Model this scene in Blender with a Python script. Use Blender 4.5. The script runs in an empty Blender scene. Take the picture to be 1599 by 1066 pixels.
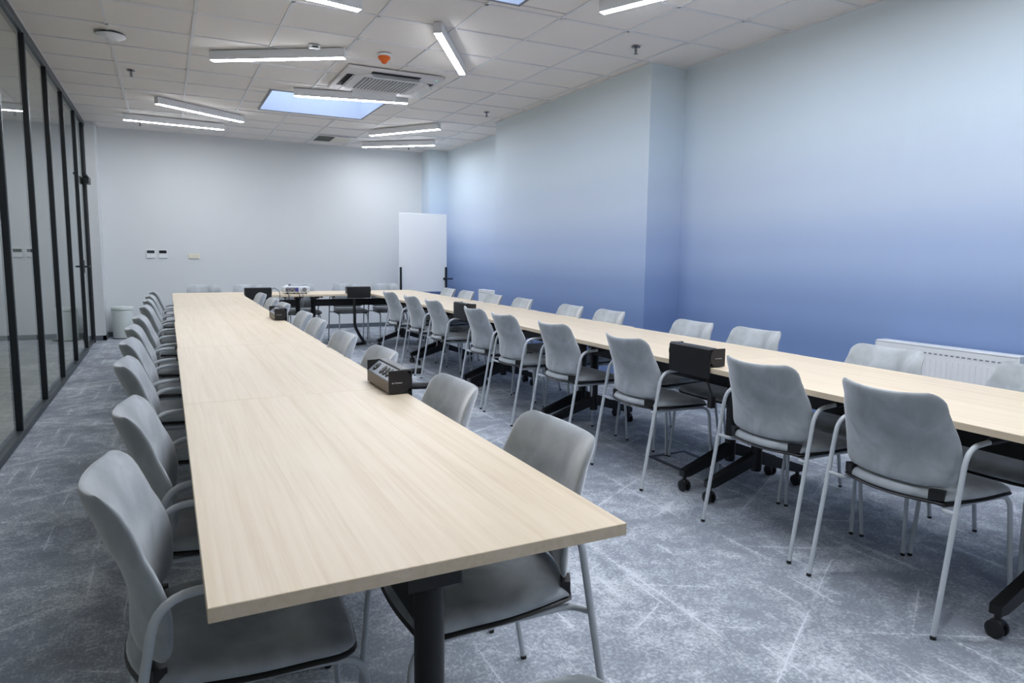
import bpy, bmesh, math, random
from mathutils import Vector, Matrix
random.seed(7)
PI = math.pi
S = bpy.context.scene
COL = S.collection

# ------------------------------------------------------------------ camera
def cam_axes(yaw, pitch, roll):
    cy, sy, cp, sp = math.cos(yaw), math.sin(yaw), math.cos(pitch), math.sin(pitch)
    f = Vector((sy*cp, cy*cp, -sp)); r = Vector((cy, -sy, 0)); u = r.cross(f)
    return (math.cos(roll)*r + math.sin(roll)*u, -math.sin(roll)*r + math.cos(roll)*u, f)
cd = bpy.data.cameras.new('camera')
cam = bpy.data.objects.new('camera', cd); COL.objects.link(cam)
_r, _u, _f = cam_axes(0.47291, 0.11365, 0.01154)
M = Matrix(((_r.x, _u.x, -_f.x), (_r.y, _u.y, -_f.y), (_r.z, _u.z, -_f.z))).to_4x4()
M.translation = Vector((0.93528, -3.95546, 1.28013))
cam.matrix_world = M
cd.sensor_fit = 'HORIZONTAL'; cd.sensor_width = 36.0
cd.lens = 1069.76/1599*36
cd.shift_x = (799.5-807.67)/1599; cd.shift_y = (518.34-533.0)/1599
cd.clip_start = 0.02; cd.clip_end = 200
S.camera = cam

# ------------------------------------------------------------------ world + exposure
w = bpy.data.worlds.new('World'); S.world = w; w.use_nodes = True
bg = w.node_tree.nodes['Background']
bg.inputs[0].default_value = (0.44, 0.56, 0.92, 1); bg.inputs[1].default_value = 4.5
S.view_settings.view_transform = 'Standard'; S.view_settings.look = 'None'
S.view_settings.gamma = 1.0; S.view_settings.use_curve_mapping = False
S.view_settings.exposure = 0.0
S.cycles.use_denoising = True
S.cycles.max_bounces = 8; S.cycles.diffuse_bounces = 5; S.cycles.glossy_bounces = 4
S.cycles.transparent_max_bounces = 16; S.cycles.caustics_reflective = False; S.cycles.caustics_refractive = False
LED = 91.0            # strength of the ceiling strip lights
LED_COL = (0.90, 0.938, 1.0)
CORRIDOR = 8.0

# ------------------------------------------------------------------ room numbers
H = 3.0; YB = 7.68; YF = -6.6; XR = 5.30; XP = 4.905; PY0, PY1 = 1.205, 4.49
HT = 0.725            # table top height

# ------------------------------------------------------------------ materials
def lin(c):
    return tuple((x/255/12.92 if x/255 <= .04045 else ((x/255+.055)/1.055)**2.4) for x in c)
def nmat(name):
    m = bpy.data.materials.new(name); m.use_nodes = True
    nt = m.node_tree; b = nt.nodes['Principled BSDF']
    return m, nt, b
def N(nt, t, **kw):
    n = nt.nodes.new(t)
    for k, v in kw.items(): setattr(n, k, v)
    return n
def simple(name, rgb, rough=.5, metal=0.0, bump=0, bscale=300, vary=0, vscale=8, sheen=0, spec=.5):
    m, nt, b = nmat(name)
    c = lin(rgb)
    b.inputs['Base Color'].default_value = (*c, 1); b.inputs['Roughness'].default_value = rough
    b.inputs['Metallic'].default_value = metal; b.inputs['Specular IOR Level'].default_value = spec
    if sheen:
        b.inputs['Sheen Weight'].default_value = sheen; b.inputs['Sheen Roughness'].default_value = .35
    if bump or vary:
        tc = N(nt, 'ShaderNodeTexCoord')
    if vary:
        n = N(nt, 'ShaderNodeTexNoise'); n.inputs['Scale'].default_value = vscale; n.inputs['Detail'].default_value = 5
        n.inputs['Distortion'].default_value = .6
        nt.links.new(tc.outputs['Object'], n.inputs['Vector'])
        r = N(nt, 'ShaderNodeValToRGB')
        r.color_ramp.elements[0].position = .3; r.color_ramp.elements[1].position = .72
        r.color_ramp.elements[0].color = (*[x*(1-vary) for x in c], 1)
        r.color_ramp.elements[1].color = (*[min(1, x*(1+vary)) for x in c], 1)
        nt.links.new(n.outputs['Fac'], r.inputs['Fac']); nt.links.new(r.outputs['Color'], b.inputs['Base Color'])
    if bump:
        n2 = N(nt, 'ShaderNodeTexNoise'); n2.inputs['Scale'].default_value = bscale; n2.inputs['Detail'].default_value = 3
        nt.links.new(tc.outputs['Object'], n2.inputs['Vector'])
        bp = N(nt, 'ShaderNodeBump'); bp.inputs['Strength'].default_value = bump; bp.inputs['Distance'].default_value = .002
        nt.links.new(n2.outputs['Fac'], bp.inputs['Height']); nt.links.new(bp.outputs['Normal'], b.inputs['Normal'])
    return m
MT = {}
MT['fabric'] = simple('grey_velvet', (165, 171, 176), .9, vary=.24, vscale=9, bump=.12, bscale=500, sheen=.85, spec=.15)
MT['tube'] = simple('light_grey_powder_coat', (196, 202, 208), .42)
MT['black'] = simple('black_plastic', (17, 18, 20), .45)
MT['blackmetal'] = simple('black_powder_coat', (12, 13, 15), .4)
MT['frame'] = simple('black_aluminium', (16, 20, 24), .38)
MT['railgrey'] = simple('dark_grey_aluminium', (62, 70, 76), .4, metal=.3)
MT['white'] = simple('white_plastic', (228, 230, 232), .4)
MT['offwhite'] = simple('off_white_enamel', (214, 222, 219), .35)
MT['cream'] = simple('cream_plastic', (226, 222, 205), .45)
MT['tile'] = simple('ceiling_tile', (230, 225, 220), .95, bump=.3, bscale=220, spec=.1)
MT['runner'] = simple('ceiling_runner', (220, 219, 219), .55)
MT['backwall'] = simple('grey_white_paint', (216, 219, 221), .9, bump=.05, bscale=150, spec=.2)
MT['bronze'] = simple('dark_bronze_anodised', (96, 84, 70), .4, metal=.2)
MT['darkgrey'] = simple('dark_grey_metal', (52, 53, 58), .42, metal=.3)
MT['sock'] = simple('grey_socket_panel', (168, 175, 186), .4)
MT['plate'] = simple('black_bronze', (40, 38, 38), .45, metal=.3)
MT['orange'] = simple('orange_plastic', (226, 104, 18), .5)
MT['red'] = simple('red_plastic', (150, 14, 18), .4)
MT['board'] = simple('whiteboard_enamel', (238, 241, 244), .22)
MT['chrome'] = simple('chrome', (120, 122, 128), .25, metal=.9)
MT['screen'] = simple('dark_display', (20, 24, 30), .2)
MT['screen2'] = simple('grey_display', (52, 60, 68), .25)
MT['projector'] = simple('projector_casing', (205, 210, 214), .45)
MT['blueport'] = simple('blue_port', (60, 60, 170), .5)
MT['print'] = simple('white_print', (205, 205, 208), .6)
MT['base'] = simple('grey_carpet_skirting', (96, 104, 112), .95, vary=.12, vscale=60)
MT['grille'] = simple('grey_grille', (128, 128, 132), .6)
MT['slot'] = simple('dark_slot', (26, 28, 30), .6)
MT['acwhite'] = simple('air_conditioner_casing', (208, 205, 204), .5)
MT['slotgrey'] = simple('grey_slot', (128, 134, 140), .6)
MT['shaft'] = simple('skylight_lining', (226, 229, 232), .8)
MT['corrwall'] = simple('corridor_paint', (196, 200, 200), .85)
MT['corrfloor'] = simple('corridor_vinyl', (176, 174, 162), .5, vary=.1, vscale=5)

def emis(name, col, s):
    m, nt, b = nmat(name)
    nt.nodes.remove(b); e = N(nt, 'ShaderNodeEmission')
    e.inputs[0].default_value = (*col, 1); e.inputs[1].default_value = s
    nt.links.new(e.outputs[0], nt.nodes['Material Output'].inputs[0]); return m
MT['led'] = emis('led_diffuser', LED_COL, LED)
MT['led_c'] = emis('led_corridor', (1.0, .97, .9), CORRIDOR)
MT['greenled'] = emis('green_led', (.1, 1, .5), 1.5)

def glass():
    m, nt, b = nmat('partition_glass'); nt.nodes.remove(b)
    tr = N(nt, 'ShaderNodeBsdfTransparent'); tr.inputs[0].default_value = (.91, .93, .93, 1)
    gl = N(nt, 'ShaderNodeBsdfGlossy'); gl.inputs['Roughness'].default_value = .0
    gl.inputs[0].default_value = (.98, 1, 1, 1)
    fr = N(nt, 'ShaderNodeFresnel'); fr.inputs[0].default_value = 1.62
    ge = N(nt, 'ShaderNodeNewGeometry')
    inv = N(nt, 'ShaderNodeMath', operation='SUBTRACT'); inv.inputs[0].default_value = 1
    nt.links.new(ge.outputs['Backfacing'], inv.inputs[1])
    mu = N(nt, 'ShaderNodeMath', operation='MULTIPLY')
    nt.links.new(fr.outputs[0], mu.inputs[0]); nt.links.new(inv.outputs[0], mu.inputs[1])
    mx = N(nt, 'ShaderNodeMixShader')
    nt.links.new(mu.outputs[0], mx.inputs[0]); nt.links.new(tr.outputs[0], mx.inputs[1]); nt.links.new(gl.outputs[0], mx.inputs[2])
    nt.links.new(mx.outputs[0], nt.nodes['Material Output'].inputs[0]); return m
MT['glass'] = glass()

def ombre():
    m, nt, b = nmat('blue_ombre_wallpaper')
    ge = N(nt, 'ShaderNodeNewGeometry'); sx = N(nt, 'ShaderNodeSeparateXYZ')
    nt.links.new(ge.outputs['Position'], sx.inputs[0])
    mr = N(nt, 'ShaderNodeMapRange'); mr.inputs[1].default_value = 0; mr.inputs[2].default_value = 3.0
    nt.links.new(sx.outputs['Z'], mr.inputs[0])
    r = N(nt, 'ShaderNodeValToRGB'); cr = r.color_ramp; cr.interpolation = 'EASE'
    stops = [(0.0, (112, 134, 178)), (.20, (117, 141, 186)), (.30, (136, 159, 201)), (.44, (166, 185, 219)),
             (.60, (193, 207, 228)), (.76, (204, 219, 233)), (1.0, (209, 219, 224))]
    while len(cr.elements) < len(stops): cr.elements.new(.5)
    for e, (p, c) in zip(cr.elements, stops): e.position = p; e.color = (*lin(c), 1)
    nt.links.new(mr.outputs[0], r.inputs[0]); nt.links.new(r.outputs[0], b.inputs['Base Color'])
    b.inputs['Roughness'].default_value = .62; b.inputs['Specular IOR Level'].default_value = .3
    return m
MT['ombre'] = ombre()

def wood(axis):
    m, nt, b = nmat('pale_beech_laminate_' + 'xy'[axis])
    ge = N(nt, 'ShaderNodeTexCoord'); mp = N(nt, 'ShaderNodeMapping')
    sc = [85, 85, 85]; sc[axis] = 2.2
    mp.inputs['Scale'].default_value = sc
    nt.links.new(ge.outputs['Object'], mp.inputs['Vector'])
    n = N(nt, 'ShaderNodeTexNoise'); n.inputs['Scale'].default_value = 1.0; n.inputs['Detail'].default_value = 7
    n.inputs['Roughness'].default_value = .6; n.inputs['Distortion'].default_value = .35
    nt.links.new(mp.outputs[0], n.inputs['Vector'])
    mp2 = N(nt, 'ShaderNodeMapping'); sc2 = [16, 16, 16]; sc2[axis] = .5; mp2.inputs['Scale'].default_value = sc2
    nt.links.new(ge.outputs['Object'], mp2.inputs['Vector'])
    n2 = N(nt, 'ShaderNodeTexNoise'); n2.inputs['Scale'].default_value = 1; n2.inputs['Detail'].default_value = 3; n2.inputs['Distortion'].default_value = .8
    nt.links.new(mp2.outputs[0], n2.inputs['Vector'])
    ad = N(nt, 'ShaderNodeMix'); ad.data_type = 'FLOAT'; ad.inputs[0].default_value = .45
    nt.links.new(n.outputs['Fac'], ad.inputs[2]); nt.links.new(n2.outputs['Fac'], ad.inputs[3])
    r = N(nt, 'ShaderNodeValToRGB'); cr = r.color_ramp
    cr.elements[0].position = .33; cr.elements[0].color = (*lin((210, 191, 163)), 1)
    cr.elements[1].position = .64; cr.elements[1].color = (*lin((226, 210, 187)), 1)
    e = cr.elements.new(.47); e.color = (*lin((219, 202, 176)), 1)
    nt.links.new(ad.outputs[0], r.inputs[0]); nt.links.new(r.outputs[0], b.inputs['Base Color'])
    b.inputs['Roughness'].default_value = .42; b.inputs['Specular IOR Level'].default_value = .42
    return m
MT['wood_x'] = wood(0); MT['wood_y'] = wood(1)

def carpet():
    m, nt, b = nmat('blue_grey_carpet')
    ge = N(nt, 'ShaderNodeNewGeometry')
    L = nt.links.new
    def noise(scale, detail=4, rough=.6, vec=None, dist=0):
        n = N(nt, 'ShaderNodeTexNoise'); n.inputs['Scale'].default_value = scale; n.inputs['Detail'].default_value = detail
        n.inputs['Roughness'].default_value = rough; n.inputs['Distortion'].default_value = dist
        L(vec or ge.outputs['Position'], n.inputs['Vector']); return n.outputs['Fac']
    def math_(op, a, bb=None, clamp=False):
        n = N(nt, 'ShaderNodeMath', operation=op); n.use_clamp = clamp
        for i, v in enumerate((a, bb)):
            if v is None: continue
            if isinstance(v, (int, float)): n.inputs[i].default_value = v
            else: L(v, n.inputs[i])
        return n.outputs[0]
    def step(v, a, bb):
        n = N(nt, 'ShaderNodeMapRange'); n.inputs[1].default_value = a; n.inputs[2].default_value = bb; L(v, n.inputs[0]); return n.outputs[0]
    def mapped(rot, sc):
        mp = N(nt, 'ShaderNodeMapping'); mp.vector_type = 'TEXTURE' if False else 'POINT'
        mp.inputs['Rotation'].default_value = (0, 0, rot); mp.inputs['Scale'].default_value = sc
        L(ge.outputs['Position'], mp.inputs['Vector']); return mp.outputs[0]
    fleck = noise(330, 2, .8)
    fine = noise(75, 5, .78)
    dash = noise(1.0, 3, .7, mapped(0, (150, 60, 1)))
    patch = noise(2.3, 5, .62, None, .4)
    patch2 = noise(11, 4, .7, None, .3)
    lines = None; glow = None
    for k, (a, dens, seed) in enumerate(((0, 4.6, 3.1), (PI/3, 3.4, 11.7), (-PI/3, 3.0, 23.3), (0.03, 7.5, 31.9))):
        v = mapped(a, (1, 1, 1)); sx = N(nt, 'ShaderNodeSeparateXYZ'); L(v, sx.inputs[0])
        wob = math_('MULTIPLY', math_('SUBTRACT', noise(45, 2), .5), .014)
        p = math_('ADD', math_('ADD', sx.outputs['X'], seed), wob)
        vo = N(nt, 'ShaderNodeTexVoronoi'); vo.voronoi_dimensions = '1D'; vo.feature = 'DISTANCE_TO_EDGE'
        vo.inputs['Scale'].default_value = dens; L(p, vo.inputs['W'])
        ln = step(vo.outputs['Distance'], .0034*dens, .0012*dens)
        gw = step(vo.outputs['Distance'], .03*dens, .0)
        mp = N(nt, 'ShaderNodeMapping'); mp.inputs['Scale'].default_value = (4.5, 1.9, 1); mp.inputs['Location'].default_value = (seed, seed*2, 0)
        L(v, mp.inputs['Vector'])
        br = step(noise(1.0, 1, .5, mp.outputs[0]), .53, .62)
        one = math_('MULTIPLY', ln, br); two = math_('MULTIPLY', gw, br)
        lines = one if lines is None else math_('MAXIMUM', lines, one)
        glow = two if glow is None else math_('MAXIMUM', glow, two)
    dens_ = math_('ADD', math_('MULTIPLY', math_('SUBTRACT', patch, .5), .50), math_('MULTIPLY', math_('SUBTRACT', patch2, .5), .42))
    dens_ = math_('ADD', dens_, math_('MULTIPLY', glow, .07))
    dens_ = math_('ADD', dens_, math_('MULTIPLY', lines, .14))
    base_ = math_('ADD', math_('MULTIPLY', fine, .65), math_('MULTIPLY', dash, .35))
    tot = step(math_('ADD', base_, dens_), .43, .69)
    tot = math_('ADD', tot, math_('MULTIPLY', math_('SUBTRACT', fleck, .5), .35), True)
    r = N(nt, 'ShaderNodeValToRGB'); cr = r.color_ramp
    cr.elements[0].position = 0; cr.elements[0].color = (*lin((136, 142, 151)), 1)
    cr.elements[1].position = .9; cr.elements[1].color = (*lin((202, 207, 213)), 1)
    e = cr.elements.new(.3); e.color = (*lin((154, 160, 169)), 1)
    L(tot, r.inputs[0]); L(r.outputs[0], b.inputs['Base Color'])
    b.inputs['Roughness'].default_value = .95; b.inputs['Specular IOR Level'].default_value = .08
    bp = N(nt, 'ShaderNodeBump'); bp.inputs['Strength'].default_value = .35; bp.inputs['Distance'].default_value = .003
    L(fleck, bp.inputs['Height']); L(bp.outputs['Normal'], b.inputs['Normal'])
    return m
MT['carpet'] = carpet()

# ------------------------------------------------------------------ mesh helpers
class MB:
    """collects shapes in one bmesh"""
    def __init__(s): s.bm = bmesh.new()
    def box(s, x0, x1, y0, y1, z0, z1, bev=0, seg=1):
        vs = [s.bm.verts.new((x, y, z)) for x in (x0, x1) for y in (y0, y1) for z in (z0, z1)]
        fs = [s.bm.faces.new([vs[i] for i in q]) for q in ((0, 1, 3, 2), (4, 6, 7, 5), (0, 4, 5, 1), (2, 3, 7, 6), (0, 2, 6, 4), (1, 5, 7, 3))]
        if bev:
            es = list({e for f in fs for e in f.edges})
            bmesh.ops.bevel(s.bm, geom=es, offset=bev, segments=seg, affect='EDGES', profile=.5)
        return s
    def prism(s, prof, a0, a1, axis):
        """polygon prof extruded along axis from a0 to a1; prof holds the two other coordinates in cyclic order"""
        def pt(a, q):
            c = [0, 0, 0]; c[axis] = a; c[(axis+1) % 3] = q[0]; c[(axis+2) % 3] = q[1]; return c
        A = [s.bm.verts.new(pt(a0, q)) for q in prof]; B = [s.bm.verts.new(pt(a1, q)) for q in prof]
        n = len(prof)
        for i in range(n): s.bm.faces.new((A[i], A[(i+1) % n], B[(i+1) % n], B[i]))
        s.bm.faces.new(A[::-1]); s.bm.faces.new(B); return s
    def tube(s, pts, r, n=10, caps=True):
        pts = [Vector(p) for p in pts]; rings = []
        for i, p in enumerate(pts):
            if i == 0: t = pts[1]-p
            elif i == len(pts)-1: t = p-pts[i-1]
            else: t = (pts[i+1]-p).normalized()+(p-pts[i-1]).normalized()
            t.normalize()
            ref = Vector((0, 0, 1)) if abs(t.z) < .9 else Vector((0, 1, 0))
            if i and rings:
                ref = prev
            a = (ref - t*ref.dot(t)).normalized(); prev = a; c = t.cross(a)
            rr = r[i] if isinstance(r, (list, tuple)) else r
            rings.append([s.bm.verts.new(p + (a*math.cos(2*PI*k/n) + c*math.sin(2*PI*k/n))*rr) for k in range(n)])
        for A, B in zip(rings, rings[1:]):
            for k in range(n): s.bm.faces.new((A[k], A[(k+1) % n], B[(k+1) % n], B[k]))
        if caps: s.bm.faces.new(rings[0][::-1]); s.bm.faces.new(rings[-1])
        return s
    def lathe(s, prof, n=24, M=None):
        """prof: (r, z) pairs around local z"""
        M = M or Matrix(); rings = []
        for r, z in prof:
            if r < 1e-6: rings.append([s.bm.verts.new(M @ Vector((0, 0, z)))])
            else: rings.append([s.bm.verts.new(M @ Vector((r*math.cos(2*PI*k/n), r*math.sin(2*PI*k/n), z))) for k in range(n)])
        for A, B in zip(rings, rings[1:]):
            for k in range(n):
                a0, a1 = A[k % len(A)], A[(k+1) % len(A)]; b0, b1 = B[k % len(B)], B[(k+1) % len(B)]
                vs = []
                for v in (a0, a1, b1, b0):
                    if v not in vs: vs.append(v)
                if len(vs) > 2: s.bm.faces.new(vs)
        return s
    def grid2(s, fn, nu, nv):
        """closed pillow: fn(s, t, side) -> point, two sheets sharing their rim"""
        su = [math.sin(PI/2*(2*i/nu-1)) for i in range(nu+1)]
        tv = [math.sin(PI/2*(2*j/nv-1)) for j in range(nv+1)]
        top = {}; bot = {}
        for i, a in enumerate(su):
            for j, c in enumerate(tv):
                top[i, j] = s.bm.verts.new(fn(a, c, 1))
                rim = i in (0, nu) or j in (0, nv)
                bot[i, j] = top[i, j] if rim else s.bm.verts.new(fn(a, c, -1))
        for i in range(nu):
            for j in range(nv):
                q = [(i, j), (i+1, j), (i+1, j+1), (i, j+1)]
                s.bm.faces.new([top[k] for k in q]); s.bm.faces.new([bot[k] for k in reversed(q)])
        return s
    def mesh(s, name, m, smooth=False, angle=40):
        bmesh.ops.recalc_face_normals(s.bm, faces=s.bm.faces[:])
        me = bpy.data.meshes.new(name); s.bm.to_mesh(me); s.bm.free()
        me.materials.append(m if isinstance(m, bpy.types.Material) else MT[m])
        if smooth:
            me.polygons.foreach_set('use_smooth', [True]*len(me.polygons))
            me.set_sharp_from_angle(angle=math.radians(angle))
        return me
    def build(s, name, m, parent=None, loc=None, smooth=False, angle=40, rz=0):
        return obj(name, s.mesh(name, m, smooth, angle), parent, loc, rz)

def obj(name, me, parent=None, loc=None, rz=0):
    o = bpy.data.objects.new(name, me); COL.objects.link(o); o.parent = parent
    if loc is not None: o.location = loc
    if rz: o.rotation_euler = (0, 0, rz)
    return o
def thing(name, label, cat, loc=(0, 0, 0), rz=0, group=None):
    o = obj(name, None, None, loc, rz); o.empty_display_size = .1
    return tag(o, label, cat, group)
def tag(o, label, cat, group=None):
    o['label'] = label; o['category'] = cat
    if group: o['group'] = group
    return o
def struct(o, label=None):
    o['kind'] = 'structure'
    if label: o['label'] = label
    return o
def dup(root, loc, rz, label, parent=None):
    c = root.copy(); COL.objects.link(c); c.parent = parent
    if parent is None:
        c.location = loc; c.rotation_euler = (0, 0, rz); c['label'] = label
    for ch in kids.get(root, []): dup(ch, None, None, None, c)
    return c
kids = {}
def index_kids():
    kids.clear()
    for o in COL.objects:
        if o.parent: kids.setdefault(o.parent, []).append(o)
def text_mesh(body, size, name):
    cu = bpy.data.curves.new(name, 'FONT'); cu.body = body; cu.size = size; cu.resolution_u = 2; cu.extrude = .0002
    t = bpy.data.objects.new(name, cu); COL.objects.link(t)
    me = bpy.data.meshes.new_from_object(t.evaluated_get(bpy.context.evaluated_depsgraph_get()))
    bpy.data.objects.remove(t); bpy.data.curves.remove(cu)
    me.materials.clear(); me.materials.append(MT['print']); return me
def arc(c, r, a0, a1, n):
    return [(c[0]+r*math.cos(a0+(a1-a0)*i/n), c[1]+r*math.sin(a0+(a1-a0)*i/n)) for i in range(n+1)]
def fillet(pts, r, n=5):
    """3-D polyline with rounded corners"""
    pts = [Vector(p) for p in pts]; out = [pts[0]]
    for a, b, c in zip(pts, pts[1:], pts[2:]):
        d0, d1 = (a-b), (c-b); k = min(r, d0.length*.45, d1.length*.45)
        p0, p1 = b+d0.normalized()*k, b+d1.normalized()*k
        for i in range(n+1):
            t = i/n; out.append(p0*(1-t)**2 + b*2*t*(1-t) + p1*t*t)
    out.append(pts[-1]); return out
def spline(pts, n=6):
    pts = [Vector(p) for p in pts]; P = [pts[0]]+pts+[pts[-1]]; out = []
    for i in range(1, len(P)-2):
        for k in range(n):
            t = k/n; a, b, c, d = P[i-1:i+3]
            out.append(.5*((2*b)+(-a+c)*t+(2*a-5*b+4*c-d)*t*t+(-a+3*b-3*c+d)*t**3))
    out.append(pts[-1]); return out
def rect_sub(rs, h):
    out = []
    for x0, x1, y0, y1 in rs:
        hx0, hx1, hy0, hy1 = max(x0, h[0]), min(x1, h[1]), max(y0, h[2]), min(y1, h[3])
        if hx0 >= hx1 or hy0 >= hy1: out.append((x0, x1, y0, y1)); continue
        if y0 < hy0: out.append((x0, x1, y0, hy0))
        if hy1 < y1: out.append((x0, x1, hy1, y1))
        if x0 < hx0: out.append((x0, hx0, hy0, hy1))
        if hx1 < x1: out.append((hx1, x1, hy0, hy1))
    return [r for r in out if r[1]-r[0] > .004 and r[3]-r[2] > .004]

# ================================================================== SETTING
struct(MB().box(-.03, XR+.1, YF-.1, YB+.1, -.08, 0).build('floor', 'carpet'), 'blue grey patterned carpet floor')
# back wall, far corner column, left column
struct(MB().box(-.12, XR+.1, YB, YB+.12, 0, H+.06).build('wall_back', 'backwall'), 'plain grey white back wall')
struct(MB().box(-.12, XR+.1, YF-.12, YF, 0, H+.06).build('wall_front', 'backwall'), 'plain wall behind the camera')
struct(MB().box(XR, XR+.12, YF, YB, 0, H+.06).build('wall_right', 'ombre'), 'right wall papered in a fade from pale grey to blue')
struct(MB().box(XP, XR, PY0, PY1, 0, H+.02).build('wall_pier', 'ombre'), 'projecting wall pier papered in the same blue fade')
struct(MB().box(4.975, XR, 7.285, YB, 0, H+.02).build('wall_corner', 'ombre'), 'narrow blue corner column beside the whiteboard')
struct(MB().box(-.12, .135, 7.245, YB, 0, H+.02).build('wall_stub', 'backwall'), 'pale wall end between glass partition and back wall')
# skirting
struct(MB().box(.135, 4.975, YB-.012, YB, 0, .07, .002).build('baseboard_back', 'base'), 'grey carpet skirting along the back wall')
bb = MB(); bb.box(.1, .147, 7.233, YB-.012, 0, .07, .002); bb.box(-.03, .147, 7.233, 7.245, 0, .07)
struct(bb.build('baseboard_left', 'base'), 'grey carpet skirting around the left wall end')
bb = MB()
for x, a, b2 in ((XR, YF, PY0), (XP, PY0, PY1), (XR, PY1, 7.285)): bb.box(x-.012, x, a, b2, 0, .07)
bb.box(XP-.012, XR, PY0-.012, PY0, 0, .07)
struct(bb.build('baseboard_right', 'base'), 'grey carpet skirting along the blue wall')

# ceiling: slab with two skylight openings, tiles and runners as pieces
SKY = [(2.03, 3.27, 4.03, 5.15), (1.95, 3.19, -.66, .49)]
HOLES = [(a-.02, b_+.02, c-.02, d+.02) for a, b_, c, d in SKY] + [(XP, XR, PY0, PY1), (4.975, XR, 7.285, YB), (-.1, .135, 7.245, YB)]
slab = [(-.03, XR, YF, YB)]
GROW = lambda h: (h[0]-.02, h[1]+.02, h[2]-.02, h[3]+.02)
for h in SKY: slab = rect_sub(slab, GROW(h))
mb = MB()
for r in slab: mb.box(r[0], r[1], r[2], r[3], H+.03, H+.06)
ceil = struct(mb.build('ceiling', 'tile'), 'suspended ceiling of square white tiles')
xs = [.012]+[.6*k for k in range(1, 9)]+[XR]
ys = [YF]+[.6*k for k in range(-10, 13)]+[YB]
tile_cache = {}
for i in range(len(xs)-1):
    for j in range(len(ys)-1):
        rs = [(xs[i], xs[i+1], ys[j], ys[j+1])]
        for h in HOLES: rs = rect_sub(rs, h)
        for a, b2, c, d in rs:
            key = (round(b2-a, 3), round(d-c, 3))
            if key not in tile_cache:
                hx, hy = key[0]/2-.0085, key[1]/2-.0085
                if hx < .01 or hy < .01: tile_cache[key] = None
                else: tile_cache[key] = MB().box(-hx, hx, -hy, hy, 0, .016).mesh('ceiling_tile', 'tile')
            if tile_cache[key]: obj('ceiling_tile', tile_cache[key], ceil, ((a+b2)/2, (c+d)/2, H+.007))
def runner(r):
    MB().box(r[0], r[1], r[2], r[3], H-.001, H+.028).build('ceiling_runner', 'runner', ceil)
for x in xs[1:-1]:
    rs = [(x-.012, x+.012, YF, YB)]
    for h in HOLES: rs = rect_sub(rs, h)
    for r in rs: runner(r)
for y in ys[1:-1]:
    rs = [(.012, XR, y-.012, y+.012)]
    for h in HOLES: rs = rect_sub(rs, h)
    for r in rs: runner(r)
mb = MB()
for r in ((XR-.02, XR, YF, PY0), (XR-.02, XR, PY1, 7.285), (XP-.02, XP, PY0, PY1), (.135, 4.975, YB-.02, YB), (.012, .03, YF, 7.245)):
    mb.box(*r, H-.002, H+.028)
mb.build('wall_angle', 'runner', ceil)
# skylight shafts: lined well, thin metal trim, glazing on top, open to the sky
for k, (a, b2, c, d) in enumerate(SKY):
    mb = MB()
    for r in ((a-.02, a, c-.02, d+.02), (b2, b2+.02, c-.02, d+.02), (a, b2, c-.02, c), (a, b2, d, d+.02)): mb.box(*r, H-.001, H+.50)
    sk = struct(mb.build('window_%d' % (20+k), 'shaft'), 'lined skylight well in the ceiling' if k == 0 else 'second skylight well nearer the camera')
    mb = MB()
    for r in ((a-.02, a, c-.02, d+.02), (b2, b2+.02, c-.02, d+.02), (a, b2, c-.02, c), (a, b2, d, d+.02)): mb.box(*r, H-.006, H-.001)
    mb.build('trim', 'grille', sk)
    MB().box(a, b2, c, d, H+.48, H+.492).build('pane', 'glass', sk)

# glass partition on the left (runs along x = 0)
MY = [-6.14, -5.03, -3.92, -2.81, -1.70, -.59, .52, 1.63, 2.74, 3.85, 4.965, 6.085, 7.0]
edges = [YF]+MY
pn = 0
for a, b2 in zip(edges, edges[1:]):
    pn += 1
    last = b2 == 7.0
    if last: break
    p = struct(MB().box(-.006, .006, a+.02, b2-.02, .05, 2.935).build('window_%d' % pn, 'glass'), 'clear full height glass panel of the partition')
    m_ = MB().box(-.024, .024, b2-.024, b2+.024, .05, 2.94, .002).build('mullion', 'frame', p)
    MB().box(.024, .027, b2-.014, b2+.014, .05, 2.94).build('glazing_bead', 'railgrey', p)
struct(MB().box(-.04, .022, YF, 7.245, 2.935, H, .002).build('trim_1', 'railgrey'), 'dark grey head rail of the glass partition')
struct(MB().box(-.04, .03, YF, 6.06, 0, .05, .002).build('trim_2', 'railgrey'), 'dark grey floor rail of the glass partition')
# door at the far end
dr = struct(MB().box(-.005, .005, 6.15, 6.94, .06, 2.93).build('door_1', 'glass'), 'glass door with black frame at the far end')
for a, b2 in ((6.10, 6.15), (6.94, 7.0)):
    MB().box(-.022, .022, a, b2, .012, 2.935, .002).build('stile', 'frame', dr)
MB().box(-.02, .02, 6.15, 6.94, .012, .06).build('bottom_rail', 'frame', dr)
MB().box(-.04, .03, 7.0, 7.05, 0, 2.935, .002).build('jamb', 'frame', dr)
hm = MB(); hm.box(.02, .028, 6.16, 6.2, .98, 1.14, .002); hm.tube([(.028, 6.18, 1.06), (.075, 6.18, 1.06)], .011)
hm.tube([(.07, 6.175, 1.06), (.07, 6.31, 1.06)], .011); hm.tube([(-.02, 6.18, 1.06), (-.075, 6.18, 1.06)], .011); hm.tube([(-.07, 6.175, 1.06), (-.07, 6.31, 1.06)], .011)
hm.build('lever_handle', 'frame', dr, smooth=True)
cl = MB(); cl.box(.02, .085, 6.68, 6.95, 2.13, 2.22, .008, 2); cl.box(.05, .075, 6.4, 6.7, 2.215, 2.235)
cl.build('door_closer', 'frame', dr)
# side light between door and wall end
struct(MB().box(-.006, .006, 7.05, 7.24, .05, 2.935).build('window_13', 'glass'), 'narrow fixed glass strip beside the glass door')

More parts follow.
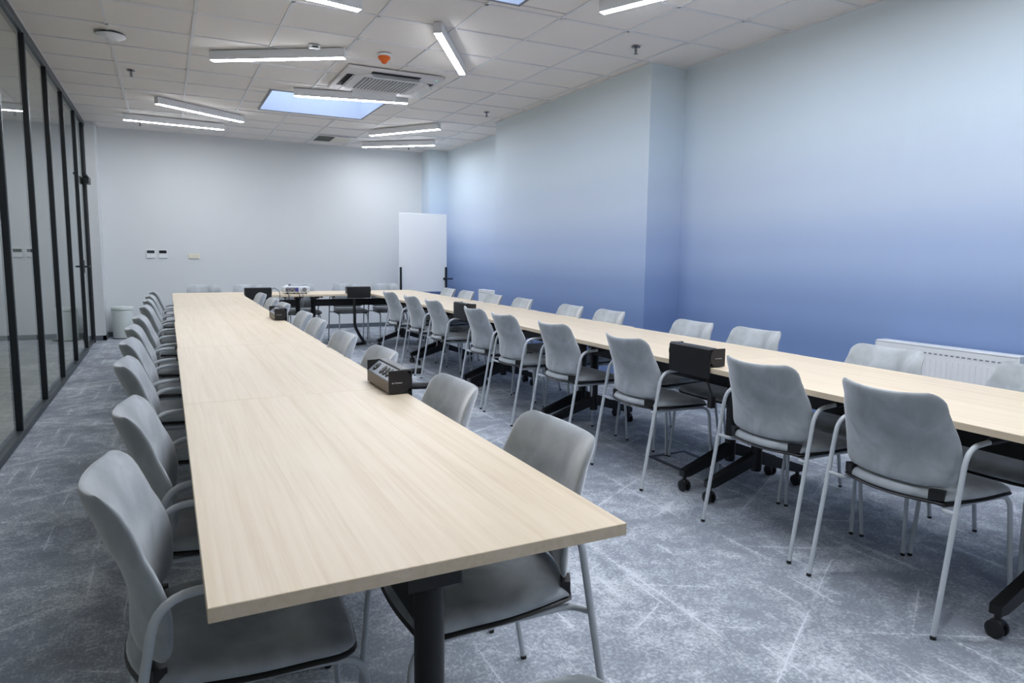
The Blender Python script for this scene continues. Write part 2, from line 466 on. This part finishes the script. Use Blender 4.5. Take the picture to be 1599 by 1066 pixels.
# corridor beyond the glass
struct(MB().box(-2.5, -.04, YF, YB+.1, -.08, 0).build('floor_corridor', 'corrfloor'), 'grey beige corridor floor beyond the glass')
struct(MB().box(-2.6, -2.5, YF, YB+.1, 0, H+.06).build('wall_corridor', 'corrwall'), 'pale corridor wall beyond the glass')
struct(MB().box(-2.5, -.12, YB, YB+.12, 0, H+.06).build('wall_corridor_end', 'corrwall'), 'pale end wall of the corridor')
struct(MB().box(-2.5, -.12, YF-.12, YF, 0, H+.06).build('wall_corridor_near', 'corrwall'), 'corridor wall behind the camera')
struct(MB().box(-2.5, -.03, YF, YB, H, H+.06).build('ceiling_corridor', 'tile'), 'white corridor ceiling')
for i, y in enumerate((-4.5, -1.5, 1.5, 4.5)):
    c = thing('corridor_light', '%s corridor ceiling light beyond the glass counted from the camera' % ('first', 'second', 'third', 'fourth')[i], 'ceiling light', (-1.3, y, H), 0, 'corridor lights beyond the glass')
    MB().box(-.31, .31, -.31, .31, -.03, -.001, .003).build('frame', 'white', c); MB().box(-.28, .28, -.28, .28, -.034, -.03).build('diffuser', 'led_c', c)

# ================================================================== TABLES
def make_table(axis):
    """1.6 x 0.8 flip table, long side along axis (0 = x, 1 = y); origin at the floor under its centre"""
    t = thing('table', '', 'table', group='folding tables set in a U')
    def R(x, y): return (x, y) if axis == 0 else (-y, x)
    def B(mb, x0, x1, y0, y1, z0, z1, bev=0):
        (a, c), (b2, d) = R(x0, y0), R(x1, y1); mb.box(min(a, b2), max(a, b2), min(c, d), max(c, d), z0, z1, bev)
    mb = MB(); B(mb, -.799, .799, -.4, .4, HT-.026, HT, .0012); mb.build('tabletop', 'wood_x' if axis == 0 else 'wood_y', t)
    mb = MB(); B(mb, -.7, .7, -.022, .022, .545, .635, .004); mb.build('cross_beam', 'blackmetal', t)
    for s in (-1, 1):
        cx = s*.70
        x, y = R(cx, 0)
        leg = MB().lathe([(0, .13), (.027, .13), (.030, .14), (.030, .66), (0, .66)], 20, Matrix.Translation((x, y, 0))).build('leg', 'blackmetal', t, smooth=True)
        mb = MB(); B(mb, cx-.035, cx+.035, -.06, .06, .635, .678, .006); B(mb, cx-.03, cx+.03, -.30, .30, .677, HT-.026, .002)
        mb.build('flip_bracket', 'blackmetal', leg)
        mb = MB(); B(mb, cx-s*.055, cx-s*.035, -.09, -.045, .655, .672, .003); mb.build('release_lever', 'red', leg)
        for q in (-1, 1):
            prof = [(q*.02, .235), (q*.345, .118), (q*.345, .083), (q*.30, .083), (q*.02, .165)]
            mb = MB()
            if axis == 0: mb.prism(prof, cx-.02, cx+.02, 0)
            else: mb.prism([(z_, -y_) for y_, z_ in prof], cx-.02, cx+.02, 1)
            mb.build('foot_bar', 'blackmetal', leg)
            px, py = R(cx, q*.325)
            mb = MB(); mb.lathe([(0, .06), (.011, .06), (.011, .085), (0, .085)], 10, Matrix.Translation((px, py, 0)))
            for k in (-1, 1):
                A = Matrix.Translation((px, py, .031)) @ Matrix.Rotation(PI/2, 4, 'X' if axis == 0 else 'Y') @ Matrix.Rotation(.5*q, 4, 'Z')
                mb.lathe([(0, k*.009), (.022, k*.009), (.030, k*.011), (.031, k*.016), (.030, k*.021), (.026, k*.023), (.012, k*.0235), (0, k*.021)], 18, A)
            mb.box(px-.02, px+.02, py-.02, py+.02, .036, .064, .008)
            mb.build('caster', 'black', leg, smooth=True)
    return t
LX, RX, X0 = 1.37, 3.745, .97
Y0 = -2.838
ORD = ['first', 'second', 'third', 'fourth', 'fifth', 'sixth', 'seventh', 'eighth', 'ninth', 'tenth']
ty = make_table(1); tx = make_table(0); index_kids()
lskew = [0, 0, .004, .010, .016]; rskew = [-.01, -.004, .022, .04, .035]
for side, X, sk in (('left', LX, lskew), ('right', RX, rskew)):
    for i in range(5):
        lab = '%s table from the camera in the %s run, pale wood top' % (ORD[i], side)
        loc = (X+sk[i], Y0+.8+1.6*i, 0)
        if side == 'left' and i == 0: ty.location = loc; ty['label'] = lab; ty['group'] = 'folding tables set in a U'
        else: dup(ty, loc, 0, lab)
tx.location = (X0+.82, Y0+8.4, 0); tx['label'] = ''
dup(tx, (X0+2.42, Y0+8.4, 0), 0, 'far cross table joined to the right run, nearest the whiteboard')
tx['label'] = 'far cross table carrying the projector, joined to the left run'
YC = Y0+8.0    # front edge of the cross tables

# ================================================================== CHAIRS
def make_chair():
    t = thing('armchair', '', 'chair')
    ZB, ZT = .488, .828
    def back(s, v, side):
        q = (v+1)/2; z = ZB+(ZT-ZB)*q
        w0 = .206+.022*math.sin(PI*min(1, q*1.25))-.004*q
        rc = .042; over = max(0, z-(ZT-rc)); hw = w0-rc+math.sqrt(max(0, rc*rc-over*over))
        lo = max(0, (ZB+.03)-z); hw -= .03-math.sqrt(max(0, .03*.03-lo*lo))
        yc = -.206+.014*math.sin(PI*min(1, q*1.5))-.082*q**2.3
        yc += .060*abs(s*hw/w0)**2.1
        th = .021*(max(0, 1-abs(s)**5))**.5*(max(0, 1-abs(v)**7))**.5
        return Vector((s*hw, yc+side*th, z-.010*(1-s*s)*q - .006*(1-s*s)*(1-q)))
    MB().grid2(back, 18, 20).build('backrest', 'fabric', t, smooth=True, angle=80)
    def plan(s, v, grow):
        q = (v+1)/2
        yr, yf = -.228+.060*s*s-grow, .232+grow-.012*s*s
        y = yr+(yf-yr)*q
        w0 = .196+.034*math.sin(PI/2*min(1, q*1.7))+grow
        rc = .07; over = max(0, y-(yf-rc)); hw = w0-rc+math.sqrt(max(0, rc*rc-over*over))
        return s*hw, y, q
    def seat(s, v, side):
        x, y, q = plan(s, v, 0)
        e = (max(0, 1-abs(s)**8))**.5*(max(0, 1-abs(v)**10))**.5
        mid = .446-.018*max(0, q-.75)**2*16*.6
        zt = .484-.012*(1-s*s)*math.sin(PI*q)-.012*q-.022*max(0, (q-.78)/.22)**2
        return Vector((x, y, mid+(zt-mid)*e if side > 0 else mid-.006*e))
    MB().grid2(seat, 18, 18).build('seat_cushion', 'fabric', t, smooth=True, angle=80)
    def shell(s, v, side):
        x, y, q = plan(s, v, .004)
        e = (max(0, 1-abs(s)**10))**.5*(max(0, 1-abs(v)**10))**.5
        mid = .436-.018*max(0, q-.75)**2*16*.6
        return Vector((x, y, mid+side*.0105*e))
    MB().grid2(shell, 16, 16).build('seat_shell', 'black', t, smooth=True, angle=80)
    for s in (-1, 1):
        bo = []; bi = []
        for k in range(5):
            a = .76+.22*k/4; bo.append((s*a*.199, -.2285+.060*a*a)); bi.append((s*a*.199*.96, -.205+.060*a*a))
        MB().prism(bo+bi[::-1], .446, .480, 2).build('back_bracket', 'black', t)
        leg = MB().tube(fillet([(s*.254, -.27, .008), (s*.25, -.158, .648), (s*.246, -.01, .654)], .07, 6), .0092, 10).build('rear_leg', 'tube', t, smooth=True)
        MB().tube([(s*.246, -.03, .6535), (s*.2455, -.02, .654), (s*.243, .13, .656), (s*.243, .14, .656)], [.010, .0135, .0135, .009], 10).build('arm_pad', 'black', leg, smooth=True)
        MB().tube([(s*.2541, -.2714, 0), (s*.254, -.2695, .012)], .0098, 10).build('foot_cap', 'black', leg, smooth=True)
        fl = MB().tube(fillet([(s*.251, -.198, .425), (s*.192, -.175, .416), (s*.186, .05, .414), (s*.196, .232, .410), (s*.214, .262, .008)], .06, 6), .0086, 10).build('front_leg', 'tube', t, smooth=True)
        MB().tube([(s*.2142, .2622, 0), (s*.2138, .2618, .012)], .0092, 10).build('foot_cap', 'black', fl, smooth=True)
    MB().tube([(-.19, -.12, .418), (.19, -.12, .418)], .010, 8).build('seat_rail', 'black', t, smooth=True)
    return t
ch0 = make_chair(); index_kids(); used = []
def chair(x, y, ang, label, group):
    rz = ang + random.uniform(-.025, .025)
    if not used:
        used.append(1); ch0.location = (x, y, 0); ch0.rotation_euler = (0, 0, rz); ch0['label'] = label; ch0['group'] = group; return ch0
    c = dup(ch0, (x, y, 0), rz, label); c['group'] = group; return c
E_, W_, S_ = -PI/2, PI/2, PI     # facing +x, -x, -y  (local +y is forward)
LO = [(.814, -2.36), (.833, -1.70), (.782, -.76), (.764, -.05), (.755, .67), (.769, 1.38), (.781, 2.36), (.786, 3.12), (.792, 3.79), (.812, 4.56)]
for i, (x, y) in enumerate(LO):
    chair(x+.24, y, E_, '%s grey armchair from the camera between glass wall and left tables' % ORD[i], 'chairs along the glass wall side')
LI = [(1.868, -2.39), (1.85, -1.70), (1.84, -.81), (1.826, -.11), (1.838, .75), (1.855, 1.35), (1.85, 2.36), (1.845, 3.0), (1.84, 3.88)]
near_chair = None
for i, (x, y) in enumerate(LI):
    c = chair(x-.245, y, W_, '%s grey armchair from the camera on the inner side of the left tables' % ORD[i], 'chairs inside the left run')
    near_chair = near_chair or c
RI = [(3.20, -2.40), (3.215, -1.767), (3.21, -.79), (3.21, .045), (3.19, .768), (3.215, 1.385), (3.215, 2.40), (3.218, 3.09), (3.218, 3.88)]
for i, (x, y) in enumerate(RI):
    chair(x+.268, y, E_, '%s grey armchair from the camera on the inner side of the right tables' % ORD[i], 'chairs inside the right run')
RO = [(4.262, -2.42), (4.236, -1.72), (4.26, -.815), (4.24, -.255), (4.205, .71), (4.195, 1.315), (4.212, 2.285), (4.212, 2.99), (4.21, 3.76), (4.21, 4.37)]
for i, (x, y) in enumerate(RO):
    chair(x-.245, y, W_, '%s grey armchair from the camera between right tables and blue wall' % ORD[i], 'chairs along the blue wall')
for i, x in enumerate((1.37, 1.935, 2.60, 3.255, 3.83)):
    chair(x, 6.10-.245+.0, S_, '%s grey armchair from the left behind the far cross tables' % ORD[i], 'chairs along the back wall')
chair(1.172, -3.628, S_+.05, 'grey armchair turned away at the near end of the left tables', 'loose chair by the camera')
tm = obj('maker_mark', text_mesh('bejot', .011, 'maker_mark'), near_chair)
tm.location = (-.2365, .085, .4295); tm.rotation_euler = (PI/2, 0, -PI/2); tm['label'] = 'small printed maker mark on the seat edge'

# ================================================================== POWER BOXES
def make_power():
    t = thing('power_box', '', 'power socket', group='power boxes clamped on the tables')
    L = .16
    # local: x along the table edge, +y towards the table middle, z = 0 on the table top
    dprof = [(.082, .004), (.082, .094)]+arc((.032, .050), .046, PI/2, 3*PI/2, 10)
    for s in (-1, 1):
        e = MB().prism(dprof, s*L-.004*(s > 0)+0.0, s*L+.004*(s < 0), 0).build('end_plate', 'plate', t)
        tm = obj('printed_mark', text_mesh('am Connect', .0085, 'printed_mark'), e)
        if s > 0: tm.location = (L+.0004, .018, .044); tm.rotation_euler = (PI/2, 0, PI/2)
        else: tm.location = (-L-.0004, .07, .044); tm.rotation_euler = (PI/2, 0, -PI/2)
    MB().box(-L+.004, L-.004, .077, .082, .006, .05).build('front_panel', 'bronze', t)
    pr = [(.078, .047), (.078, .053), (.030, .092), (.026, .088)]
    sp = MB().prism(pr, -L+.004, L-.004, 0).build('socket_panel', 'sock', t)
    nrm = Vector((0, .039, .048)).normalized()
    for k in range(4):
        x = (.105, .012, -.032, -.076)[k]
        c = Vector((x, .054, .0725))+nrm*.0006
        A = Matrix.Translation(c) @ Vector((0, 0, 1)).rotation_difference(nrm).to_matrix().to_4x4()
        so = MB().lathe([(0, -.002), (.0225, -.002), (.0225, .0008), (.022, .0011), (0, .0011)], 20, A).build('socket', 'black', sp, smooth=True)
        MB().lathe([(0, .0008), (.0028, .0008), (.0028, .004), (0, .004)], 8, A @ Matrix.Translation((0, .007, 0))).build('earth_pin', 'print', so, smooth=True)
    MB().box(-L+.004, L-.004, -.010, .032, .088, .098, .003).build('top_bar', 'darkgrey', t)
    MB().box(-L+.004, L-.004, -.015, -.008, -.055, .092, .002).build('back_panel', 'blackmetal', t)
    MB().box(-L+.01, L-.01, -.008, .06, .0, .008).build('clamp_plate', 'black', t)
    MB().box(-.05, .05, -.012, .05, -.036, -.0275).build('under_clamp', 'black', t)
    return t
pw = make_power(); index_kids()
PW = [((1.772, -1.225), W_, 'dark power box at the inner edge of the left tables, closest to the camera'),
      ((1.776, 1.96), W_, 'dark power box farther along the inner edge of the left tables'),
      ((1.95, YC), 0, 'dark power box at the left end of the far cross tables'),
      ((3.215, YC), 0, 'dark power box at the right end of the far cross tables'),
      ((3.372, 1.96), E_, 'dark power box farther along the inner edge of the right tables'),
      ((3.34, -1.235), E_, 'dark power box at the inner edge of the right tables, closest to the camera')]
for i, ((x, y), a, lab) in enumerate(PW):
    if i == 0: pw.location = (x, y, HT); pw.rotation_euler = (0, 0, a); pw['label'] = lab
    else: dup(pw, (x, y, HT), a, lab)
# cables that belong to the boxes
def cable(name, pts, r, lab, cat='cable', n=8, m='black'):
    return tag(MB().tube(spline(pts), r, n).build(name, m, smooth=True), lab, cat)
cable('cable_sleeve', [(3.15, YC-.01, .66), (3.15, YC-.02, .44), (3.155, YC-.02, .30), (3.22, YC+.02, .17), (3.30, YC+.12, .07), (3.36, YC+.26, .03), (3.30, YC+.26, .022), (3.2, YC+.2, .022), (3.05, YC+.22, .022)], .02,
      'black braided cable sleeve hanging from the far cross table to the floor')
cable('cable_sleeve', [(3.68, 2.07, .035), (3.5, 2.02, .03), (3.3, 2.06, .028), (3.1, 2.14, .028), (2.9, 2.22, .028), (2.78, 2.5, .028), (2.9, 2.86, .028), (3.1, 2.95, .028), (3.33, 2.93, .03)], .03,
      'black cable sleeve looped on the carpet by the right tables')
pc = tag(MB().tube(spline([(3.355, -1.34, .672), (3.345, -1.36, .65), (3.35, -1.382, .60), (3.352, -1.386, .575)]), .005, 8).build('power_cable', 'black', smooth=True), 'short black cable with a plug hanging under the right tables', 'cable')
MB().box(3.337, 3.367, -1.402, -1.370, .52, .58, .004, 2).build('plug', 'black', pc)
cable('power_cable', [(2.115, YC+.0, .80), (2.14, YC-.02, .815), (2.19, YC-.015, .78), (2.205, YC-.02, .73), (2.2, YC-.02, .62)], .004, 'thin black cable looping out of the far left power box')

# ================================================================== PROJECTOR
pj = thing('projector', 'grey white projector standing on the far cross table', 'projector', (2.445, 5.45, HT))
MB().box(-.165, .165, -.12, .13, .018, .092, .012, 3).build('casing', 'projector', pj, smooth=True)
rp = MB().box(-.145, .02, -.1215, -.118, .030, .086).build('port_panel', 'grille', pj)
for x, z, wd, hh in ((-.125, .055, .018, .022), (-.09, .06, .02, .012), (-.06, .045, .02, .012), (-.03, .062, .012, .012)):
    MB().box(x-wd/2, x+wd/2, -.124, -.121, z-hh/2, z+hh/2).build('port', 'black', rp)
for x in (-.01, .01): MB().box(x-.008, x+.008, -.126, -.121, .035, .078).build('video_plug', 'blueport', rp)
MB().lathe([(0, 0), (.027, 0), (.03, .003), (.024, .004), (0, .004)], 20, Matrix.Translation((.095, -.119, .055)) @ Matrix.Rotation(PI/2, 4, 'X')).build('speaker_grille', 'grille', pj, smooth=True)
lb = MB(); A = [(-.13, .0915), (-.105, .110), (-.06, .110), (.0, .0915)]
lb.prism([(z_, x_) for x_, z_ in A], -.09, .10, 1).build('lens_cover', 'white', pj)
MB().box(-.098, -.07, -.088, -.06, .110, .124, .002).build('focus_knob', 'black', pj)
for x, y in ((-.12, -.09), (.12, -.09), (0, .1)):
    MB().lathe([(0, 0), (.014, 0), (.014, .003), (.008, .005), (.008, .02), (0, .02)], 12, Matrix.Translation((x, y, 0))).build('foot', 'black', pj, smooth=True)
for x, p_, m in ((-.125, -.13, 'black'), (.0, 0.0, 'black'), (.05, .045, 'grille')):
    MB().tube(spline([(x, -.118, .05), (x, -.15, .045), (p_, -.25, .015), (p_, -.305, -.005), (p_, -.312, -.06), (p_-.01, -.31, -.2), (p_-.02, -.30, -.4)]), .0045, 8).build('cable', m, pj, smooth=True)

# ================================================================== WHITEBOARD
wb = thing('whiteboard', 'tall white rolling whiteboard in the far right corner', 'whiteboard', (4.62, 6.6, 0))
MB().box(-.402, .402, -.012, .012, .655, 1.90, .003).build('panel', 'board', wb)
for s in (-1, 1):
    po = MB().box(s*.382-.014, s*.382+.014, -.045, -.0125, .06, 1.052, .002).build('post', 'frame', wb)
    ft = MB(); ft.prism([(-.28, .06), (.28, .06), (.28, .085), (.02, .105), (-.02, .105), (-.28, .085)], s*.382-.018, s*.382+.018, 0); ft.build('foot', 'frame', po)
    for y in (-.25, .25):
        MB().lathe([(0, -.012), (.028, -.012), (.03, -.006), (.03, .006), (.028, .012), (0, .012)], 16, Matrix.Translation((s*.382, y, .03)) @ Matrix.Rotation(PI/2, 4, 'Y')).build('caster', 'black', po, smooth=True)
MB().box(-.382, .382, -.04, -.0145, .16, .19).build('cross_bar', 'frame', wb)
kn = MB(); kn.tube([(.34, -.05, .862), (.49, -.05, .862)], .011, 10); kn.lathe([(0, -.02), (.02, -.02), (.02, .02), (0, .02)], 12, Matrix.Translation((.35, -.05, .862)) @ Matrix.Rotation(PI/2, 4, 'Y'))
kn.build('clamp_knob', 'frame', wb, smooth=True)

# ================================================================== WALL ITEMS
for i, (x, scr) in enumerate(((.74, 'screen2'), (.90, 'screen'))):
    t = thing('wall_thermostat', ('left of the two white wall thermostats, with a grey display' if i == 0 else 'right of the two white wall thermostats, with a black display'), 'thermostat', (x, YB, 1.22), 0, 'wall thermostats')
    MB().box(-.061, .061, -.018, -.001, -.064, .064, .004, 2).build('casing', 'white', t)
    MB().box(-.050, .050, -.0192, -.018, .006, .050).build('display', scr, t)
    for k in (-.03, .02): MB().box(k, k+.022, -.0195, -.018, -.045, -.036).build('button', 'white', t)
t = thing('light_switch', 'cream double rocker switch on the back wall', 'switch', (1.322, YB, 1.187))
MB().box(-.079, .079, -.010, -.001, -.041, .041, .003, 2).build('plate', 'cream', t)
for k in range(4):
    x = -.055+.0365*k; MB().box(x-.0165, x+.0165, -.016, -.0100, -.030, .030, .002).build('rocker', 'cream', t)
# bin
t = thing('pedal_bin', 'white round pedal bin with a lid by the back wall', 'bin', (.345, 7.42, 0))
MB().lathe([(0, .012), (.128, .012), (.131, .02), (.139, .41), (.139, .413), (0, .413)], 36).build('body', 'offwhite', t, smooth=True)
MB().lathe([(0, .416), (.143, .416), (.145, .42), (.144, .45), (.138, .462), (.09, .467), (0, .469)], 36).build('lid', 'offwhite', t, smooth=True)
MB().lathe([(0, 0), (.126, 0), (.126, .014), (0, .014)], 36).build('base_ring', 'black', t, smooth=True)
MB().box(.06, .17, -.15, -.09, .012, .026, .004).build('pedal', 'black', t)

# radiators
def radiator(y0, y1, label):
    t = thing('radiator', label, 'radiator', (XR, (y0+y1)/2, .14), 0, 'white panel radiators')
    L = (y1-y0)/2; h = .6
    MB().box(-.135, -.122, -L+.004, L-.004, 0, h-.012, .003).build('front_panel', 'white', t)
    MB().box(-.055, -.045, -L+.004, L-.004, 0, h-.012, .003).build('rear_panel', 'white', t)
    n = int(2*L/.0333); me = MB().prism([(-.009, -.122), (-.006, -.1385), (.006, -.1385), (.009, -.122)][::-1], .05, h-.10, 2)
    me = MB().prism([(-.1352, -.010), (-.1385, -.006), (-.1385, .006), (-.1352, .010)], .05, h-.085, 2).mesh('rib', 'white')
    ms = MB().box(-.1362, -.1345, -.010, .010, h-.052, h-.044).mesh('slot', 'slotgrey')
    for k in range(n-1):
        y = -L+(k+1)*2*L/n
        obj('rib', me, t, (0, y, 0)); 
        if k % 1 == 0: obj('slot', ms, t, (0, y, 0))
    tg = MB(); tg.box(-.137, -.040, -L, L, h-.012, h, .003); tg.build('top_grille', 'white', t)
    for s in (-1, 1): MB().box(-.137, -.040, s*L-.003, s*L+.003, .0, h-.01).build('side_cover', 'white', t)
    for s in (-1, 1): MB().box(-.045, -.001, s*L*.7-.02, s*L*.7+.02, .05, h-.06).build('wall_bracket', 'white', t)
    v = MB(); v.tube([(-.09, -L-.002, h-.075), (-.09, -L-.05, h-.075)], .014, 12); v.build('valve_body', 'chrome', t, smooth=True)
    MB().lathe([(0, .0), (.018, .0), (.024, .012), (.026, .05), (.022, .075), (.012, .082), (0, .082)], 20, Matrix.Translation((-.09, -L-.045, h-.075)) @ Matrix.Rotation(PI/2, 4, 'X')).build('thermostat_head', 'white', t, smooth=True)
    MB().tube(fillet([(-.09, -L-.03, h-.075), (-.09, -L-.03, -.0), (-.09, -L-.03, -.139)], .03), .0075, 8).build('pipe', 'white', t, smooth=True)
radiator(-1.86, -.985, 'white panel radiator on the blue wall at the right edge')
radiator(4.72, 5.62, 'white radiator half hidden behind the blue pier')

# floor box between the tables
t = thing('floor_box', 'square floor outlet lid with dark frame under the right tables', 'floor outlet', (3.78, -.71, 0))
mb = MB()
for r in ((-.15, .15, -.17, -.14), (-.15, .15, .14, .17), (-.15, -.12, -.14, .14), (.12, .15, -.14, .14)): mb.box(*r, .0005, .006, .001)
mb.build('frame', 'darkgrey', t); MB().box(-.118, .118, -.138, .138, .0005, .004).build('lid', 'carpet', t)

# ================================================================== CEILING ITEMS
def strip(ax, ay, bx, by, label):
    cx, cy = (ax+bx)/2, (ay+by)/2; a = math.atan2(by-ay, bx-ax)
    t = thing('strip_light', label, 'ceiling light', (cx, cy, H), a, 'led strip lights on the ceiling')
    hs = MB(); hs.box(-.6, .6, -.031, .031, -.078, -.002, .002); hs.build('housing', 'white', t)
    MB().box(-.594, .594, -.027, .027, -.0815, -.0785).build('diffuser', 'led', t)
    for s in (-1, 1): MB().box(s*.600-.001, s*.600+.001, -.0315, .0315, -.079, -.002).build('end_cap', 'runner', t)
def bar(mx, my, ang, label):
    d = (math.cos(math.radians(ang))*.6, math.sin(math.radians(ang))*.6)
    strip(mx-d[0], my-d[1], mx+d[0], my+d[1], label)
bar(1.865, 2.46, -33.2, 'lit strip light just below the small white motion sensor')
bar(1.40, 5.385, 35.6, 'slanted lit strip light in front of the leftmost far one')
bar(1.12, 6.41, 6.3, 'lit strip light farthest left, closest to the back wall')
bar(2.81, 3.715, -11.9, 'lit strip light crossing in front of the blue skylight')
bar(3.93, 5.40, -56.4, 'upper of the two lit strip lights near the far right corner')
bar(4.23, 6.63, -40.5, 'lower of the two lit strip lights near the far right corner')
bar(3.137, 1.62, 58.7, 'steeply angled lit strip light right of the orange detector')
bar(1.60, .805, 10.9, 'lit strip light cut by the top edge, left of centre')
bar(3.90, -.39, -66.5, 'lit strip light cut by the top edge, right of centre')
for i, (x, y, a) in enumerate(((2.35, -1.75, -25), (3.35, -2.35, 40), (4.15, -2.2, 75), (2.45, -3.05, 15), (2.6, -5.2, 35))):
    bar(x, y, a, '%s strip light of the part of the ceiling behind the camera view' % ORD[i])

# AC cassette
ac = thing('air_conditioner', 'white square four way ceiling air conditioner with open flaps', 'air conditioner', (2.985, 3.06, H))
mb = MB()
Q = .475
mb.box(-Q, Q, -Q, Q, -.03, -.0015, .008, 2); mb.build('panel', 'acwhite', ac, smooth=True)
mb = MB(); mb.prism([(-.36, -.25), (-.25, -.36), (.25, -.36), (.36, -.25), (.36, .25), (.25, .36), (-.25, .36), (-.36, .25)], -.042, -.0302, 2); mb.build('inner_panel', 'acwhite', ac)
gr = MB().box(-.27, .27, -.24, .24, -.047, -.0422, .002).build('intake_grille', 'grille', ac)
sl = MB().box(-.005, .005, -.235, .235, -.0515, -.0472).mesh('slat', 'runner')
for k in range(15): obj('slat', sl, gr, (-.245+.035*k, 0, 0))
for k in range(4):
    e = obj('air_outlet', None, ac, (0, 0, 0), k*PI/2)
    bpy.data.objects.remove(e)
    A = Matrix.Rotation(k*PI/2, 4, 'Z')
    mb = MB(); mb.box(-.24, .24, -.435, -.365, -.0335, -.0302); mb.bm.transform(A); ou = mb.build('air_outlet', 'slot', ac)
    mb = MB(); mb.box(-.235, .235, -.005, .070, -.004, .004, .001)
    mb.bm.transform(A @ Matrix.Translation((0, -.372, -.037)) @ Matrix.Rotation(-2.35, 4, 'X') @ Matrix.Translation((0, 0, 0))); mb.build('flap', 'white', ou)
MB().box(.40, .415, -.40, -.39, -.0315, -.0295).build('indicator', 'greenled', ac)

t = thing('smoke_detector', 'orange cone shaped detector on the ceiling', 'smoke detector', (2.71, 2.13, H))
MB().lathe([(0, -.002), (.062, -.002), (.062, -.014), (.055, -.02), (0, -.02)], 28).build('base', 'white', t, smooth=True)
MB().lathe([(0, -.0205), (.052, -.0205), (.054, -.032), (.050, -.042), (.030, -.060), (.022, -.075), (.014, -.080), (0, -.081)], 28).build('dome', 'orange', t, smooth=True)
t = thing('motion_sensor', 'small white box motion sensor on the ceiling', 'sensor', (2.12, 2.16, H))
MB().box(-.045, .045, -.03, .03, -.03, -.002, .005, 2).build('casing', 'white', t); MB().box(-.024, .024, -.034, -.0302, -.026, -.014).build('lens', 'screen', t)
t = thing('access_point', 'round white wireless access point on the ceiling at left', 'access point', (.612, 2.655, H))
MB().lathe([(0, -.002), (.09, -.002), (.09, -.012), (0, -.012)], 36).build('mount', 'black', t, smooth=True)
MB().lathe([(0, -.0122), (.108, -.0122), (.111, -.017), (.108, -.024), (.085, -.037), (.046, -.047), (.044, -.0455), (.040, -.0455), (.036, -.049), (0, -.052)], 40).build('cover', 'white', t, smooth=True)
for i, (x, y, lab) in enumerate(((.71, 3.88, 'small metal sprinkler head on the ceiling left of the strip lights'), (4.488, .883, 'metal sprinkler head on the ceiling nearest the blue pier edge'),
                    (4.511, 3.923, 'metal sprinkler head on the ceiling above the middle of the pier'), (.70, 6.88, 'tiny sprinkler head behind the farthest left strip light'), (4.53, 7.02, 'tiny sprinkler head behind the far right strip lights'))):
    t = thing('sprinkler', lab, 'sprinkler', (x, y, H), 0, 'ceiling sprinklers')
    MB().lathe([(0, -.0015), (.036, -.0015), (.036, -.005), (.014, -.012), (0, -.012)], 20).build('escutcheon', 'chrome', t, smooth=True)
    b = MB(); b.tube([(0, 0, -.01), (0, 0, -.05)], .006, 8); b.tube([(-.01, 0, -.02), (-.013, 0, -.035), (0, 0, -.055)], .0025, 6); b.tube([(.01, 0, -.02), (.013, 0, -.035), (0, 0, -.055)], .0025, 6)
    b.build('body', 'chrome', t, smooth=True); MB().lathe([(0, -.055), (.018, -.055), (.018, -.058), (0, -.058)], 16).build('deflector', 'chrome', t, smooth=True)
t = thing('ceiling_vent', 'square slatted air vent in the ceiling near the back wall', 'air vent', (3.30, 6.94, H))
mb = MB()
for r in ((-.29, .29, -.29, -.265), (-.29, .29, .265, .29), (-.29, -.265, -.265, .265), (.265, .29, -.265, .265)): mb.box(*r, -.012, -.0015)
mb.build('frame', 'runner', t); MB().box(-.265, .265, -.265, .265, -.0045, -.0015).build('backing', 'slot', t)
def slat(d):
    prof = [(-d, -.0125), (-d+.004, -.0125), (d+.004, -.0048), (d, -.0048)]
    return MB().prism([(z_, x_) for x_, z_ in prof], -.262, .262, 1).mesh('slat', 'cream')
sm = (slat(.005), slat(-.009))
for k in range(17): obj('slat', sm[k > 7], t, (-.247+.031*k, 0, 0))
